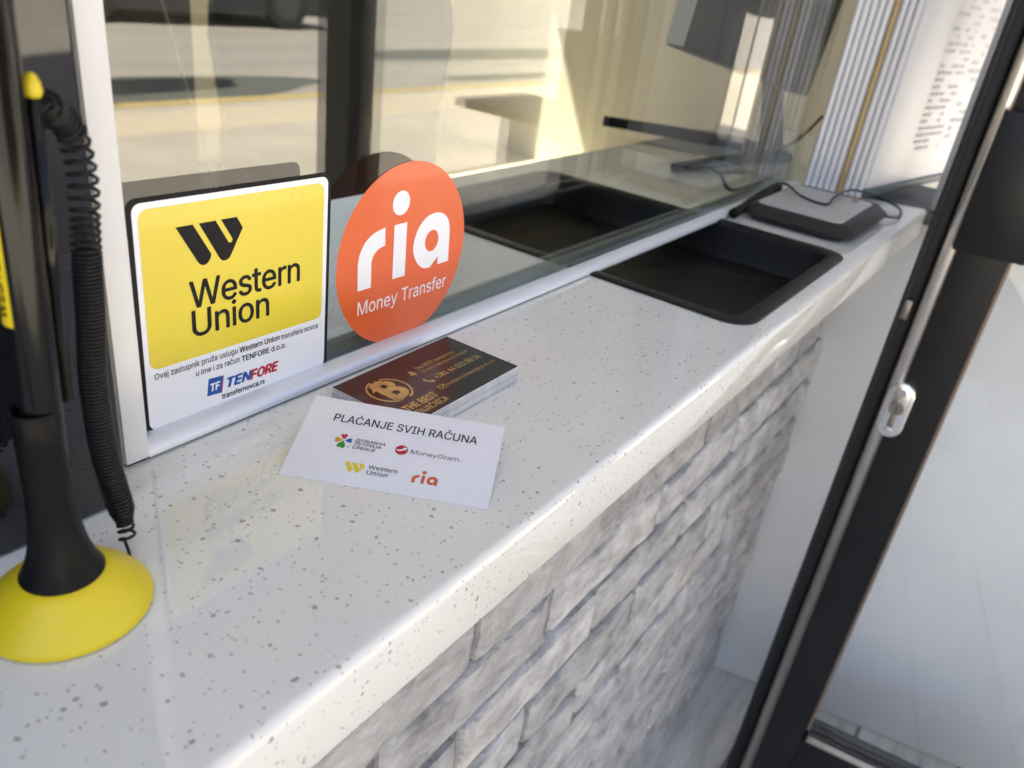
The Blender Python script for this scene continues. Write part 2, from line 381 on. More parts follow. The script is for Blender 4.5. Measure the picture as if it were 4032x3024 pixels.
def blob(name, cx, cy, rx, ry, z, m, seed):
    rnd = random.Random(seed); ph = [rnd.uniform(0, 6.28) for _ in range(4)]
    pts = []
    for k in range(48):
        a = 2 * math.pi * k / 48; r = 1 + .10 * math.sin(2 * a + ph[0]) + .07 * math.sin(3 * a + ph[1]) + .04 * math.sin(5 * a + ph[2])
        pts.append((cx + rx * r * math.cos(a), cy + ry * r * math.sin(a)))
    bm = bmesh.new(); a = [bm.verts.new((x, y, z)) for x, y in pts]; b = [bm.verts.new((x, y, z - .003)) for x, y in pts]
    bm.faces.new(a); bm.faces.new(b[::-1])
    for k in range(48): bm.faces.new((a[k], b[k], b[(k + 1) % 48], a[(k + 1) % 48]))
    return tag(obj(name, bm, m), kind='structure')
blob("grey_patch", 3.4, -5.62, 1.75, .52, GZ - .116, M['grey_road'], 3)  # wide grey blot on the asphalt, around a darker one
blob("dark_patch", 3.2, -5.68, 1.45, .26, GZ - .112, M['dark_road'], 5)  # smaller, smoother dark blot lying inside the grey one
blob("road_repair", 11, -7.0, 4.0, .5, GZ - .116, M['grey_road'], 8)
blob("road_repair", 8.2, -5.5, 1.3, .16, GZ - .116, M['grey_road'], 9)

# ---- shop floor outside: plank tiles
pf = bx("porch_floor", M['mortar'], -1.2, 1.9, -1.25, -.02, GZ - .2, GZ - .006); tag(pf, kind='structure')
pm = None; PW, PL = .148, .895
for r in range(8):
    y1 = -.022 - r * .153
    for c in range(4):
        x0 = -1.15 + c * .90 + (r % 3) * .29 - .3
        if x0 < -1.19 or x0 + PL > 1.88: continue
        if pm is None:
            b = box(bmesh.new(), 0, PL, -PW, 0, -.0055, .004, .0012, 1); o = obj("plank", b, M['plank'], pf); pm = o.data
        else: o = bpy.data.objects.new("plank", pm); COL.objects.link(o); o.parent = pf
        o.location = (x0, y1, GZ - .004 + random.uniform(-.0006, .0006))

# ---- brick facing under the counter
brick_wall = empty("brick_wall", (0, 0, 0), "grey and white rough brick wall below the white countertop", "wall")
bx("mortar_bed", M['mortar'], -.42, 1.032, -.0722, -.02, GZ, -.0347, brick_wall)
def brick_mesh(seed, Lb, Hb):
    rnd = random.Random(seed); bm = bmesh.new(); g = []
    nx, nz = 11, 5
    xs = [0, .004] + [.004 + (Lb - .008) * k / 9 for k in range(1, 9)] + [Lb - .004, Lb]; zs = [0, .0035, Hb * .36, Hb * .66, Hb - .0035, Hb]
    for j in range(nz + 1):
        row = []
        for i in range(nx + 1):
            ex = i in (0, nx); ez = j in (0, nz)
            x = xs[i] + rnd.uniform(-.0013, .0013); z = zs[j] + rnd.uniform(-.0013, .0013) + (.0016 * math.sin(i * 1.1 + seed) if ez else 0)
            y = -.0112 - rnd.uniform(0, .0010) - .0013 * noise.noise(Vector((i * .55 + seed * 9.1, j * .8, seed))) + (.0030 + rnd.uniform(0, .0016) if (ex or ez) else 0)
            row.append(bm.verts.new((x, y, z)))
        g.append(row)
    for j in range(nz):
        for i in range(nx): bm.faces.new((g[j][i], g[j][i + 1], g[j + 1][i + 1], g[j + 1][i]))
    ring = g[0] + [g[j][nx] for j in range(1, nz + 1)] + g[nz][:nx][::-1] + [g[j][0] for j in range(nz - 1, 0, -1)]
    back = [bm.verts.new((v.co.x + (.0015 if v.co.x > Lb / 2 else -.0015), .004, v.co.z)) for v in ring]
    for k in range(len(ring)):
        k2 = (k + 1) % len(ring); bm.faces.new((ring[k2], ring[k], back[k], back[k2]))
    bmesh.ops.recalc_face_normals(bm, faces=bm.faces)
    me = bpy.data.meshes.new("brick"); bm.to_mesh(me); bm.free(); me.materials.append(M['brick'])
    for p in me.polygons: p.use_smooth = True
    me.set_sharp_from_angle(angle=R(38))
    return me
full = [brick_mesh(s, .181, .0495) for s in range(7)]; part_cache = {}
ends = [.0, .012, -.006, .016, .004, -.01, .02, .008, -.004, .014, 0, .01, -.008, .006, .012]
for row in range(15):
    z0 = -.086 - .0582 * row
    off = (.0, -.093, .003, -.085)[row % 4]
    x = -.519 + off + .0
    xe = 1.035 + ends[row % 15] * .6
    h = .0495
    if z0 < GZ: h = .0495 - (GZ + .004 - z0); z0 = GZ + .004
    if h < .01: continue
    while x < xe - .03:
        L_ = min(.181, xe - x)
        if x > -.40:
            if L_ > .18 and h > .049: me = full[random.randrange(7)]
            else: me = brick_mesh(900 + row, L_, h)
            o = bpy.data.objects.new("brick", me); COL.objects.link(o); o.parent = brick_wall
            o.location = (x + random.uniform(-.0015, .0015), -.0690 + random.uniform(-.0018, .0018), z0 + random.uniform(-.0015, .0015)); o.rotation_euler = (random.uniform(-.02, .02), random.uniform(-.010, .010), random.uniform(-.006, .006))
        x += .19

# ---- white end wall beyond the bricks, with its dark sill
ew = empty("end_wall", (1.04, -.3, GZ), "smooth white plaster wall beyond the brick wall, reaching down to the floor", "wall")
ew_b = bx("plaster", M['end_wall'], 1.036, 1.20, -.57, -.022, GZ, -.022, None, bev=.006); 
for v in ew_b.data.vertices: v.co.x += max(0, -.09 - v.co.y) * .22      # the wall splays a little towards the street
ew_b.parent = ew; ew_b.location = (-1.04, .3, -GZ)
ew_s = bx("sill", M['sill'], 1.022, 1.22, -.58, -.066, -.020, -.006, None, bev=.002); ew_s.parent = ew; ew_s.location = (-1.04, .3, -GZ)

tag(bx("door_jamb", M["rib_back"], 1.040, 1.12, -.285, -.150, -.0055, 1.495, bev=.003), "grey painted jamb rising from the dark sill behind the open door", "jamb")
# ---- countertop
HX0, HX1, HY0, HY1, HR = .4375, .7035, -.1385, .205, .022
def countertop():
    bm = bmesh.new(); T = .0335
    outer = [(-.42, -.1448), (1.013, -.1448), (.992, -.084), (.992, -.012), (1.42, -.012), (1.42, .236), (-.42, .236)]
    hole = rrect(HX0 + .006, HX1 - .006, HY0 + .006, HY1 - .006, HR - .006)
    rings = {}
    for z in (0, -T):
        es = []; lv = []
        for lp in (outer, hole):
            v = [bm.verts.new((x, y, z)) for x, y in lp]; lv.append(v)
            es += [bm.edges.new((v[i], v[(i + 1) % len(v)])) for i in range(len(v))]
        bmesh.ops.triangle_fill(bm, edges=es, use_beauty=True, normal=(0, 0, 1 if z == 0 else -1)); rings[z] = lv
    for k, lp in enumerate((outer, hole)):
        a, b = rings[0][k], rings[-T][k]
        for i in range(len(a)):
            if k == 0 and i == 0: continue
            j = (i + 1) % len(a); bm.faces.new((a[i], b[i], b[j], a[j]))
    # rounded front nosing
    r = .0045; prof = [(-.1448, 0), (-.1475, 0)]
    for k in range(1, 7): t = R(90 * k / 6); prof.append((-.1475 - r * math.sin(t), -r + r * math.cos(t)))
    r2 = .002
    for k in range(0, 4): t = R(90 * k / 3); prof.append((-.1500 - r2 * math.cos(t), -T + r2 - r2 * math.sin(t)))
    prof += [(-.1475, -T), (-.1448, -T)]; last = None; nos = []
    for y, z in prof:
        pr = (bm.verts.new((-.42, y, z)), bm.verts.new((1.013 + (-.1448 - y) * .35, y, z)))
        if last: nos.append(bm.faces.new((last[0], pr[0], pr[1], last[1])))
        last = pr
    bmesh.ops.remove_doubles(bm, verts=bm.verts, dist=1e-6)
    bmesh.ops.recalc_face_normals(bm, faces=bm.faces)
    o = obj("countertop", bm, M['stone'], smooth=25)
    return tag(o, "white speckled stone countertop running under the service window", "countertop")
countertop()

# ---- black cash tray let into the counter
tray = empty("cash_tray", ((HX0 + HX1) / 2, 0, 0), "black recessed cash tray sunk into the counter under the glass", "tray")
def ring_loft(bm, specs, fill=True, n=6):
    prev = None
    for off, z in specs:
        lp = [bm.verts.new((x, y, z)) for x, y in rrect(HX0 + off - .0, HX1 - off, HY0 + off, HY1 - off, max(HR - off * .55, .006), n)]
        if prev:
            for k in range(len(lp)): k2 = (k + 1) % len(lp); bm.faces.new((prev[k], prev[k2], lp[k2], lp[k]))
        prev = lp
    if fill: bm.faces.new(prev)
    return bm
tx = (HX0 + HX1) / 2
o = obj("rim", ring_loft(bmesh.new(), [(.0005, .0004), (.001, .0016), (.003, .0022), (.012, .0018), (.0145, .0004), (.0152, -.002)], False), M['satin_black'], tray, smooth=35); o.location.x = -tx
o = obj("basin", ring_loft(bmesh.new(), [(.0150, -.0012), (.0160, -.006), (.0185, -.026), (.021, -.0305), (.026, -.0328)], True), M['satin_black'], tray, smooth=35); o.location.x = -tx

# ---- service window
win = empty("service_window", (.5, 0, 0), "thick clear service window in a white metal frame on the countertop", "window")
def wpart(o): o.parent = win; o.location = (-.5, 0, 0); return o
GX0, GX1, GT, WH = .070, .962, .0105, 1.25
gp = wpart(bx("glass_pane", [M['glass'], M['glass_coated']], GX0, GX1, 0.0, GT, .0035, WH))
for f in gp.data.polygons:
    if f.normal.y > .5: f.material_index = 1                 # solar control coating on the room side
def profile_x(name, prof, x0, x1, m, smooth=30):
    bm = bmesh.new(); a = [bm.verts.new((x0, y, z)) for y, z in prof]; b = [bm.verts.new((x1, y, z)) for y, z in prof]
    n = len(prof)
    for k in range(n): bm.faces.new((a[k], a[(k + 1) % n], b[(k + 1) % n], b[k]))
    bm.faces.new(a[::-1]); bm.faces.new(b); bmesh.ops.recalc_face_normals(bm, faces=bm.faces)
    return obj(name, bm, m, smooth=smooth)
wpart(profile_x("bottom_bead", [(-.0103, .0011), (-.0101, .0028), (-.0090, .0046), (-.0072, .0058), (-.0050, .0065), (-.0028, .0068), (-.0004, .0068), (-.0004, .0011)], .0731, .9585, M['silver_alu']))
wpart(profile_x("bead_gasket", [(-.0103, .0010), (-.0106, .0003), (-.0020, .0003), (-.0020, .0010)], .0731, .9585, M['gasket']))
wpart(profile_x("inner_bead", [(.0108, .0003), (.0108, .0085), (.0150, .0085), (.0200, .006), (.0225, .0003)], .0731, .9585, M['gasket']))
wpart(bx("post", M['white_alu'], .0627, .0729, -.0110, .030, -.0008 + .0026, WH, bev=.0006, seg=2))
wpart(bx("post_foot", M['black_plastic'], .0637, .0719, -.0095, .028, .0003, .0017))
wpart(bx("head_rail", M['white_alu'], .0731, .9585, -.012, .022, WH + .001, WH + .05, bev=.001))

# glossy black panel left of the post
pan = empty("display_board", (-.2, -.026, 0), "glossy black upright panel on the counter beside the white post", "board")
o = bx("gloss_sheet", M['gloss_black'], -.55, .0520, -.0300, -.0215, .0004, 1.2, None, bev=.0016, seg=3); o.parent = pan; o.location = (.2, .026, 0)
o = bx("board_back", M['black_plastic'], -.55, .0500, -.0213, -.0125, .0004, 1.19); o.parent = pan; o.location = (.2, .026, 0)

# ---- ribbed jamb at the far end and the notice board
jamb = empty("ribbed_jamb", (.968, -.045, 0), "pale ribbed upright window profile with one brass rib behind the grey device", "window frame")
ja, jb = Vector((.961, -.0125)), Vector((.977, -.080))
jd = (jb - ja).normalized(); jn = Vector((-jd.y, jd.x)); jn = jn if jn.x < 0 else -jn
def jpart(o): o.parent = jamb; o.location = Vector((-.968, .045, 0)); return o
bm = bmesh.new(); c = [ja - jn * .002, jb - jn * .002, jb - jn * .012, ja - jn * .012]
lo = [bm.verts.new((p.x, p.y, .001)) for p in c]; hi = [bm.verts.new((p.x, p.y, WH)) for p in c]
bm.faces.new(lo); bm.faces.new(hi)
for k in range(4): bm.faces.new((lo[k], lo[(k + 1) % 4], hi[(k + 1) % 4], hi[k]))
bmesh.ops.recalc_face_normals(bm, faces=bm.faces); jpart(obj("profile_body", bm, M['rib_back']))
NR = 9
for i in range(NR):
    c0 = ja + (jb - ja) * ((i + .5) / NR); w = (jb - ja).length / NR * (.40 if i != 5 else .40)
    bm = bmesh.new(); pr = []
    for k in range(7):
        t = R(180 * k / 6); p = c0 + jd * (w * math.cos(t)) + jn * (w * 1.1 * math.sin(t)); pr.append(p)
    pr += [c0 - jd * w - jn * .002, c0 + jd * w - jn * .002]
    lo = [bm.verts.new((p.x, p.y, .0025)) for p in pr]; hi = [bm.verts.new((p.x, p.y, WH)) for p in pr]
    for k in range(len(pr)): bm.faces.new((lo[k], lo[(k + 1) % len(pr)], hi[(k + 1) % len(pr)], hi[k]))
    bm.faces.new(lo); bm.faces.new(hi); bmesh.ops.recalc_face_normals(bm, faces=bm.faces)
    o = jpart(obj("rib", bm, M['rib_gold'] if i == 5 else M['rib'], smooth=50))
    if i == 5: o['label'] = "brass coloured rib"
nb = empty("notice_board", (.979, -.0825, .004), "white notice sheet with pale grey printed tables above the dark sill", "notice")
nb.rotation_euler = (math.pi / 2, 0, math.atan2(-.050, .29))        # local x along the sheet, y up, z out
bx("sheet", M['sheet'], 0, .62, .010, 1.2, -.004, 0, nb)
bx("bottom_rail", M['gasket'], 0, .62, .0, .0095, -.006, .004, nb, bev=.0008)
def table_print(name, x0, x1, y0, y1, rows, seed, fill=.6):
    rnd = random.Random(seed); bm = bmesh.new(); h = (y1 - y0) / rows
    for r in range(rows):
        y = y0 + r * h; x = x0
        while x < x1 - .004:
            w = rnd.uniform(.006, .03); e = min(x + w, x1)
            if rnd.random() < fill:
                v = [bm.verts.new(q) for q in ((x, y, .0003), (e, y, .0003), (e, y + h * .52, .0003), (x, y + h * .52, .0003))]; bm.faces.new(v)
            x = e + .004
    o = obj(name, bm, M['print_grey'], nb); o['kind'] = 'stuff'; return o
table_print("printed_table", .105, .20, .05, .42, 44, 1, .62); table_print("printed_table", .215, .29, .05, 1.0, 90, 2, .5)
table_print("printed_table", .105, .20, .46, 1.1, 70, 3, .6); table_print("printed_table", .31, .33, .1, .9, 60, 4, .5)
tag(bx("pier", M['end_wall'], .99, 2.4, -.060, -.013, -.006, 1.495), "narrow plastered pier holding the white notice sheet", "wall")

# ============================================================ INTERIOR
def st(name, m, *a, **k): return tag(bx(name, m, *a, **k), kind='structure')
st("interior_floor", M['floor_in'], -1.6, 4.2, .05, 3.2, GZ - .1, GZ + .002)
st("back_wall", M['wall_in'], -1.6, 4.2, 3.2, 3.32, GZ, .70); st("back_wall_lintel", M['wall_in'], -1.6, 4.2, 3.2, 3.32, 2.3, 2.4)
st("back_wall_pier", M['wall_in'], -1.6, -1.0, 3.2, 3.32, .701, 2.299); st("back_wall_pier", M['wall_in'], 3.9, 4.2, 3.2, 3.32, .701, 2.299)
rw = empty("added_rear_window", (1.45, 3.26, .70), "wide rear window added to let sunlight into the shop room", "window")  # unseen window, added so sun from behind brightens the room
for i in range(4):
    o = bx("sash", M['white_alu'], -1.0 + i * 1.6, -.94 + i * 1.6, 3.23, 3.29, .701, 2.299); o.parent = rw; o.location = (-1.45, -3.26, -.70)
for i in range(3):
    o = bx("pane", M['glass'], -.938 + i * 1.6, .598 + i * 1.6, 3.255, 3.261, .701, 2.299); o.parent = rw; o.location = (-1.45, -3.26, -.70)
st("side_wall_left", M['wall_in'], -1.72, -1.6, .05, 3.2, GZ, 2.4); st("side_wall_right", M['wall_in'], 4.2, 4.32, .05, 3.2, GZ, 2.4)
st("ceiling", M['ceil_in'], -1.72, 4.32, .05, 3.32, 2.401, 2.5)
st("desk_front_wall", M['wall_in'], -1.6, 4.2, -.018, .030, GZ, -.036)
tag(bx("dark_cabinet", M['cabinet'], -.4, .740, .905, 1.35, GZ + .003, .95, bev=.004), "dark cabinet inside the room behind the yellow square sticker", "cabinet")
# office chair
ch = empty("office_chair", (1.07, .93, GZ), "charcoal office chair with rounded backrest behind the window", "chair"); ch.rotation_euler = (0, 0, R(-22)); ch.scale = (1.06, 1.06, 1.06)
bm = bmesh.new()
outl = []
for k in range(40):
    t = 2 * math.pi * k / 40; cx_, sz = math.cos(t), math.sin(t)
    ex = .225 * math.copysign(abs(cx_) ** .42, cx_); ez = .30 * math.copysign(abs(sz) ** .42, sz)
    ex *= 1 - .10 * math.exp(-((ez + .04) / .1) ** 2); outl.append((ex, ez))
prev = None
for s, y in ((.90, -.035), (.985, -.022), (1, 0), (.985, .022), (.90, .035)):
    lp = [bm.verts.new((x * s, y + .10 * (x / .225) ** 2 * .35 - .02 * (z / .3), z * s)) for x, z in outl]
    if prev:
        for k in range(40): bm.faces.new((prev[k], prev[(k + 1) % 40], lp[(k + 1) % 40], lp[k]))
    else: bm.faces.new(lp)
    prev = lp
bm.faces.new(prev); bmesh.ops.recalc_face_normals(bm, faces=bm.faces)
o = obj("backrest", bm, M['fabric'], ch, smooth=40); o.location = (0, -.02, .70)
o = obj("seat", box(bmesh.new(), -.24, .24, -.02, .46, .44, .52, .03, 3), M['fabric'], ch, smooth=40)
obj("gas_column", tube(bmesh.new(), [(0, .22, .10), (0, .22, .44)], .027, 12), M['black_plastic'], ch, smooth=40)
obj("back_bar", tube(bmesh.new(), smooth_path([(0, .2, .42), (0, .02, .42), (0, .0, .5), (0, .02, .70)], 5), .02, 8), M['black_plastic'], ch, smooth=40)
for k in range(5):
    a = 2 * math.pi * k / 5 + .3; e = (.30 * math.cos(a), .22 + .30 * math.sin(a))
    obj("base_arm", tube(bmesh.new(), [(0, .22, .11), (e[0], e[1], .07)], [.026, .016], 8), M['black_plastic'], ch, smooth=40)
    obj("castor", tube(bmesh.new(), [(e[0] - .02, e[1], .031), (e[0] + .02, e[1], .031)], .028, 12), M['black_plastic'], ch, smooth=40)
# monitor on a forked stand
mo = empty("monitor", (1.06, .12, .0005), "dark monitor on a forked stand standing on the desk behind the glass", "monitor")
obj("stand_foot", tube(bmesh.new(), [(.05, -.06, .006), (-.03, -.03, .006), (-.205, -.003, .006)], [.010, .009, .0065], 8), M['black_plastic'], mo, smooth=40)
obj("stand_foot", tube(bmesh.new(), [(.05, -.06, .006), (.06, .02, .008), (.012, .135, .008), (-.03, .20, .010)], [.010, .010, .0085, .0075], 8), M['black_plastic'], mo, smooth=40)
obj("stand_neck", tube(bmesh.new(), [(.04, -.04, .004), (.03, -.02, .10), (.01, .01, .22)], [.018, .014, .014], 10), M['black_plastic'], mo, smooth=40)
def xf(bm, m_): bmesh.ops.transform(bm, matrix=m_, verts=bm.verts); return bm
sm = Matrix.Translation((-.065, -.020, .238)) @ Matrix.Rotation(R(-14), 4, 'Z') @ Matrix.Rotation(R(10), 4, 'Y')
obj("screen_body", xf(box(bmesh.new(), -.150, .150, -.016, .012, -.125, .125, .004, 2), sm), M['black_plastic'], mo, smooth=40)
obj("screen_glass", xf(box(bmesh.new(), -.145, .145, .0123, .0132, -.119, .119), sm), M['car_glass'], mo)
obj("screen_bezel", xf(box(bmesh.new(), -.1512, -.1502, -.0150, .0110, -.123, .123), sm), M['silver_alu'], mo)
tag(obj("desk_cable", tube(bmesh.new(), smooth_path([(1.0, .03, .004), (.83, .028, .004), (.86, .06, .012), (.92, .10, .006), (1.03, .10, .005), (1.15, .07, .02), (1.2, .05, .06)], 8), .0022, 6), M['cord'], smooth=True), "thin dark cable lying on the desk behind the glass", "cable")
tag(obj("hanging_cable", tube(bmesh.new(), smooth_path([(.56, .885, 1.0), (.58, .86, .4), (.66, .84, .05), (.74, .86, -.25), (.72, .9, -.5)], 8), .0016, 6), M['device_grey'], smooth=True), "thin pale cable hanging beside the dark cabinet behind the glass", "cable")

# ============================================================ BUILDING SHELL, STREET
sh = empty("shop_building", (1, 1, GZ), "flat roofed shop building with an unseen canopy shading the service counter", "building")
def sp(name, m, *a, **k): o = bx(name, m, *a, **k); o.parent = sh; o.location = (-1, -1, -GZ); return o
sp("wall", M['facade'], -3.5, 6, .034, .049, 1.5, 4.3); sp("wall", M['facade'], -3.5, -1.73, -.02, .20, GZ, 1.499); sp("wall", M['facade'], 2.41, 6, -.06, .20, GZ, 1.499)
sp("roof", M['facade'], -3.5, 6, .034, 3.6, 4.301, 4.45); sp("wall", M['facade'], -3.5, 6, 3.4, 3.6, 2.35, 4.3); sp("wall", M['facade'], -3.5, 6, 3.4, 3.6, GZ, .65)
sp("canopy", M['soffit'], -.35, 1.9, -1.15, .033, 1.50, 1.62, bev=.006)  # unseen canopy, sized to hold sky light off the counter top
sp("head_wall", M['facade'], -.56, 2.4, -.012, .033, 1.305, 1.499); sp("spandrel", M['soffit'], -1.72, -.56, -.012, .033, GZ, 1.499)

def make_car(name, loc, rz, paint, label):
    c = empty(name, loc, label, "car"); c.rotation_euler = (0, 0, rz)
    prof = [(-2.1, .17), (-2.15, .55), (-2.1, .82), (-1.2, .90), (-.3, .93), (1.6, .95), (2.05, .92), (2.15, .60), (2.08, .17)]
    bm = bmesh.new(); prev = None
    for y, s in ((-.86, .93), (-.84, .985), (-.6, 1), (.6, 1), (.84, .985), (.86, .93)):
        lp = [bm.verts.new((x * (s if abs(x) > 1.9 else 1), y, .6 + (z - .6) * s)) for x, z in prof]
        if prev:
            for k in range(len(lp)): bm.faces.new((prev[k], prev[(k + 1) % len(lp)], lp[(k + 1) % len(lp)], lp[k]))
        else: bm.faces.new(lp)
        prev = lp
    bm.faces.new(prev); bmesh.ops.recalc_face_normals(bm, faces=bm.faces); obj("body", bm, paint, c, smooth=30)
    def cabin(nm, m, pts, w0, w1, inset=0):
        bm = bmesh.new(); zs = [p[1] for p in pts]; z0, z1 = min(zs), max(zs); L_, R_ = [], []
        for x, z in pts:
            w = w0 + (w1 - w0) * (z - z0) / (z1 - z0); L_.append(bm.verts.new((x, -w, z))); R_.append(bm.verts.new((x, w, z)))
        for k in range(len(pts)): bm.faces.new((L_[k], L_[(k + 1) % len(pts)], R_[(k + 1) % len(pts)], R_[k]))
        bm.faces.new(L_); bm.faces.new(R_); bmesh.ops.recalc_face_normals(bm, faces=bm.faces); return obj(nm, bm, m, c)
    cabin("cabin", paint, [(-1.15, .90), (-.45, 1.40), (1.15, 1.42), (1.85, .94)], .80, .60)
    cabin("side_windows", M['car_glass'], [(-.85, .95), (-.38, 1.33), (1.08, 1.35), (1.5, .97)], .796, .628)
    bm = bmesh.new(); box(bm, -.005, .005, -.62, .62, -.38, .38); xf(bm, Matrix.Translation((-.83, 0, 1.14)) @ Matrix.Rotation(R(54), 4, 'Y')); obj("windscreen", bm, M['car_glass'], c)
    for sx in (-1.33, 1.33):
        for sy in (-1, 1):
            w = obj("wheel", tube(bmesh.new(), [(sx, sy * .70, .315), (sx, sy * .875, .315)], .315, 24), M['tyre'], c, smooth=40)
            obj("rim", tube(bmesh.new(), [(sx, sy * .86, .315), (sx, sy * .885, .315)], .2, 16), M['alloy'], w, smooth=40)
    for sy in (-1, 1):
        bx("headlight", M['lamp_clear'], -2.155, -2.05, sy * .62 - .15, sy * .62 + .15, .62, .74, c, bev=.02); bx("tail_lamp", M['lamp_red'], 2.06, 2.15, sy * .65 - .13, sy * .65 + .13, .68, .84, c, bev=.02)
        bx("door_mirror", paint, -.78, -.62, sy * .92 - .09, sy * .92 + .09, .93, 1.05, c, bev=.03)
    bx("bumper", M['black_plastic'], -2.19, -2.08, -.72, .72, .28, .44, c, bev=.03)
    return c
make_car("parked_car", (6.6, -10.0, GZ - .12), R(4), M['car'], "dark parked car across the road, seen mirrored in the window glass")
make_car("parked_car", (.85, -6.02, GZ - .12), R(1), M['tyre'], "black car parked along the near kerb, seen mirrored beside the white post")
fb = empty("opposite_building", (10, -27, GZ), "beige building across the road with rows of windows", "building")
def fp(nm, m, *a, par=fb): o = bx(nm, m, *a); o.parent = par; o.location = (-10, 27, -GZ) if par is fb else (0, 0, 0); return o
fp("wall", M['facade'], -22, 48, -34, -26.5, GZ, 9); fp("roof", M['sill'], -22.3, 48.3, -34.3, -26.2, 9.002, 9.4)
for i in range(16):
    for j in range(3):
        f = fp("window", M['soffit'], -19 + i * 4.2, -17.3 + i * 4.2, -26.5, -26.42, GZ + 1 + j * 3.1, GZ + 2.8 + j * 3.1)
        fp("pane", M['far_window'], -18.9 + i * 4.2, -17.4 + i * 4.2, -26.419, -26.40, GZ + 1.1 + j * 3.1, GZ + 2.7 + j * 3.1, par=f)

# ============================================================ DOOR
door = empty("glass_door", (.82, -.18, GZ), "open black framed door with lock plate and clear glass beside the counter", "door"); door.rotation_euler = (0, 0, R(7))
def dp(o): 
    if o.parent is None: o.parent = door
    o.location = (-.82, .18, -GZ); return o
DT = .05; DB = GZ + .008
dp(bx("edge_seal", M['rubber'], .828, .82 + DT, -.1985, -.1815, DB, 1.25, bev=.003))
dp(bx("seal_fin", M['rubber'], .8235, .8279, -.1870, -.1822, DB, 1.25, bev=.001))
dp(bx("stile", M['door_black'], .82, .82 + DT, -.2600, -.1988, DB, 1.25, bev=.0015))
dp(obj("metal_strip", tube(bmesh.new(), [(.820, -.2062, DB), (.820, -.2062, 1.25)], .0072, 12), M['steel'], smooth=True))
dp(bx("bottom_rail", M['door_black'], .82, .82 + DT, -.69, -.2602, DB, -.691, bev=.0015))
dp(bx("rail_bead", M['steel'], .8175, .8255, -.69, -.2650, -.6905, -.6850, bev=.001))
dp(bx("glass_panel", M['door_glass'], .832, .838, -.688, -.2645, -.6895, 1.2)); dp(bx("glazing_bead", M['bead_brown'], .8215, .8320, -.2644, -.2603, -.6730, 1.2, bev=.0008))
dp(bx("hinge_stile", M['door_black'], .82, .82 + DT, -.775, -.6902, DB, 1.25))
bm = bmesh.new(); pts = rrect(-.2292, -.2008, -.212, -.1445, .0141, 8); prev = None
for s, x in ((1.0, .8198), (1.0, .8128), (.94, .8106), (.82, .8100)):
    lp = [bm.verts.new((x, -.215 + (y + .215) * s, -.17825 + (z + .17825) * (1 - (1 - s) * .42))) for y, z in pts]
    if prev:
        for k in range(len(lp)): bm.faces.new((prev[k], prev[(k + 1) % len(lp)], lp[(k + 1) % len(lp)], lp[k]))
    prev = lp
bm.faces.new(prev); bmesh.ops.recalc_face_normals(bm, faces=bm.faces)
lk = dp(obj("lock_plate", bm, M['chrome'], smooth=50))
def lkp(nm, bm, m): o = obj(nm, bm, m, lk, smooth=40); return o
def cyl_x(bm, x0, x1, y, z, r, n=16): return tube(bm, [(x0, y, z), (x1, y, z)], r, n)
bm = cyl_x(bmesh.new(), .8047, .8099, -.215, -.1735, .0078); box(bm, .8052, .8098, -.2182, -.2118, -.1975, -.1740, .002); lkp("cylinder", bm, M['dark_metal'])
lkp("keyhole", box(bmesh.new(), .8040, .8046, -.2156, -.2144, -.1785, -.1690), M['rubber'])
for z in (-.1555, -.2045): lkp("screw", cyl_x(bmesh.new(), .8077, .8099, -.215, z, .0046, 12), M['chrome'])
dp(bx("latch", M['dark_metal'], .8215, .8300, -.1930, -.1855, -.0800, -.0580, bev=.0015))
pp = dp(bx("push_plate", M['door_black'], .8020, .8150, -.272, -.2080, .0080, .1405, bev=.0012)); dp(bx("push_plate_spacer", M['rubber'], .8151, .8199, -.268, -.2140, .013, .136))

# ============================================================ STICKERS ON THE GLASS
wu = empty("square_sticker", (.0781, -.0003, .00433), "square yellow and white sticker with black rim at the lower left of the glass", "sticker")
wu.rotation_euler = (math.pi / 2, R(.58), 0)
W_, H_ = .1027, .1031
flat("black_rim", P2(rrect(.0, 102.7, .0, 103.1, 4.6, 8)), 0, M['black_ink'], wu)
flat("white_field", P2(rrect(2.2, 100.7, 1.9, 101.2, 3.8, 8)), .0001, M['white_vinyl'], wu)
flat("yellow_field", P2(rrect(4.5, 98.2, 30.2, 98.6, 4.2, 8)), .0002, M['yellow_ink'], wu)
def wu_emblem(par, m, ox, oy, k, z):
    a = [(20.1, 89.5), (27.9, 89.5), (36.0, 75.6), (35.6, 73.9), (34.4, 72.2), (32.9, 71.4), (31.2, 71.5), (29.9, 72.6), (29.2, 73.6)]
    b = [(30.7, 89.5), (38.7, 89.5), (44.2, 80.0), (44.7, 79.2), (45.5, 78.8), (46.4, 79.2), (46.7, 80.0), (46.4, 80.9), (41.3, 89.5), (49.2, 89.5), (52.1, 84.4), (45.9, 73.6), (44.8, 72.1), (43.2, 71.4), (41.6, 71.5), (40.4, 72.4), (39.7, 73.4)]
    for p in (a, b): flat("emblem_stroke", [(ox + (x - 20.1) * k * mm, oy + (y - 71.4) * k * mm) for x, y in p], z, m, par)
wu_emblem(wu, M['black_ink'], .0201, .0714, 1.0, .0003)
text("Western", .0246, .0840, .0532, .0120, .0003, M['black_ink'], wu, bold=.012, space=.97)
text("Union", .0250, .0658, .0400, .0120, .0003, M['black_ink'], wu, bold=.012, space=.97)
text("Ovaj zastupnik pruža uslugu", .0062, .0477, .0256, .0028, .0002, M['black_ink'], wu, bold=.008)
text("Western Union", .0487, .0718, .0254, .0028, .0002, M['black_ink'], wu, bold=.022)
text("transfera novca", .0728, .0959, .0251, .0028, .0002, M['black_ink'], wu, bold=.008)
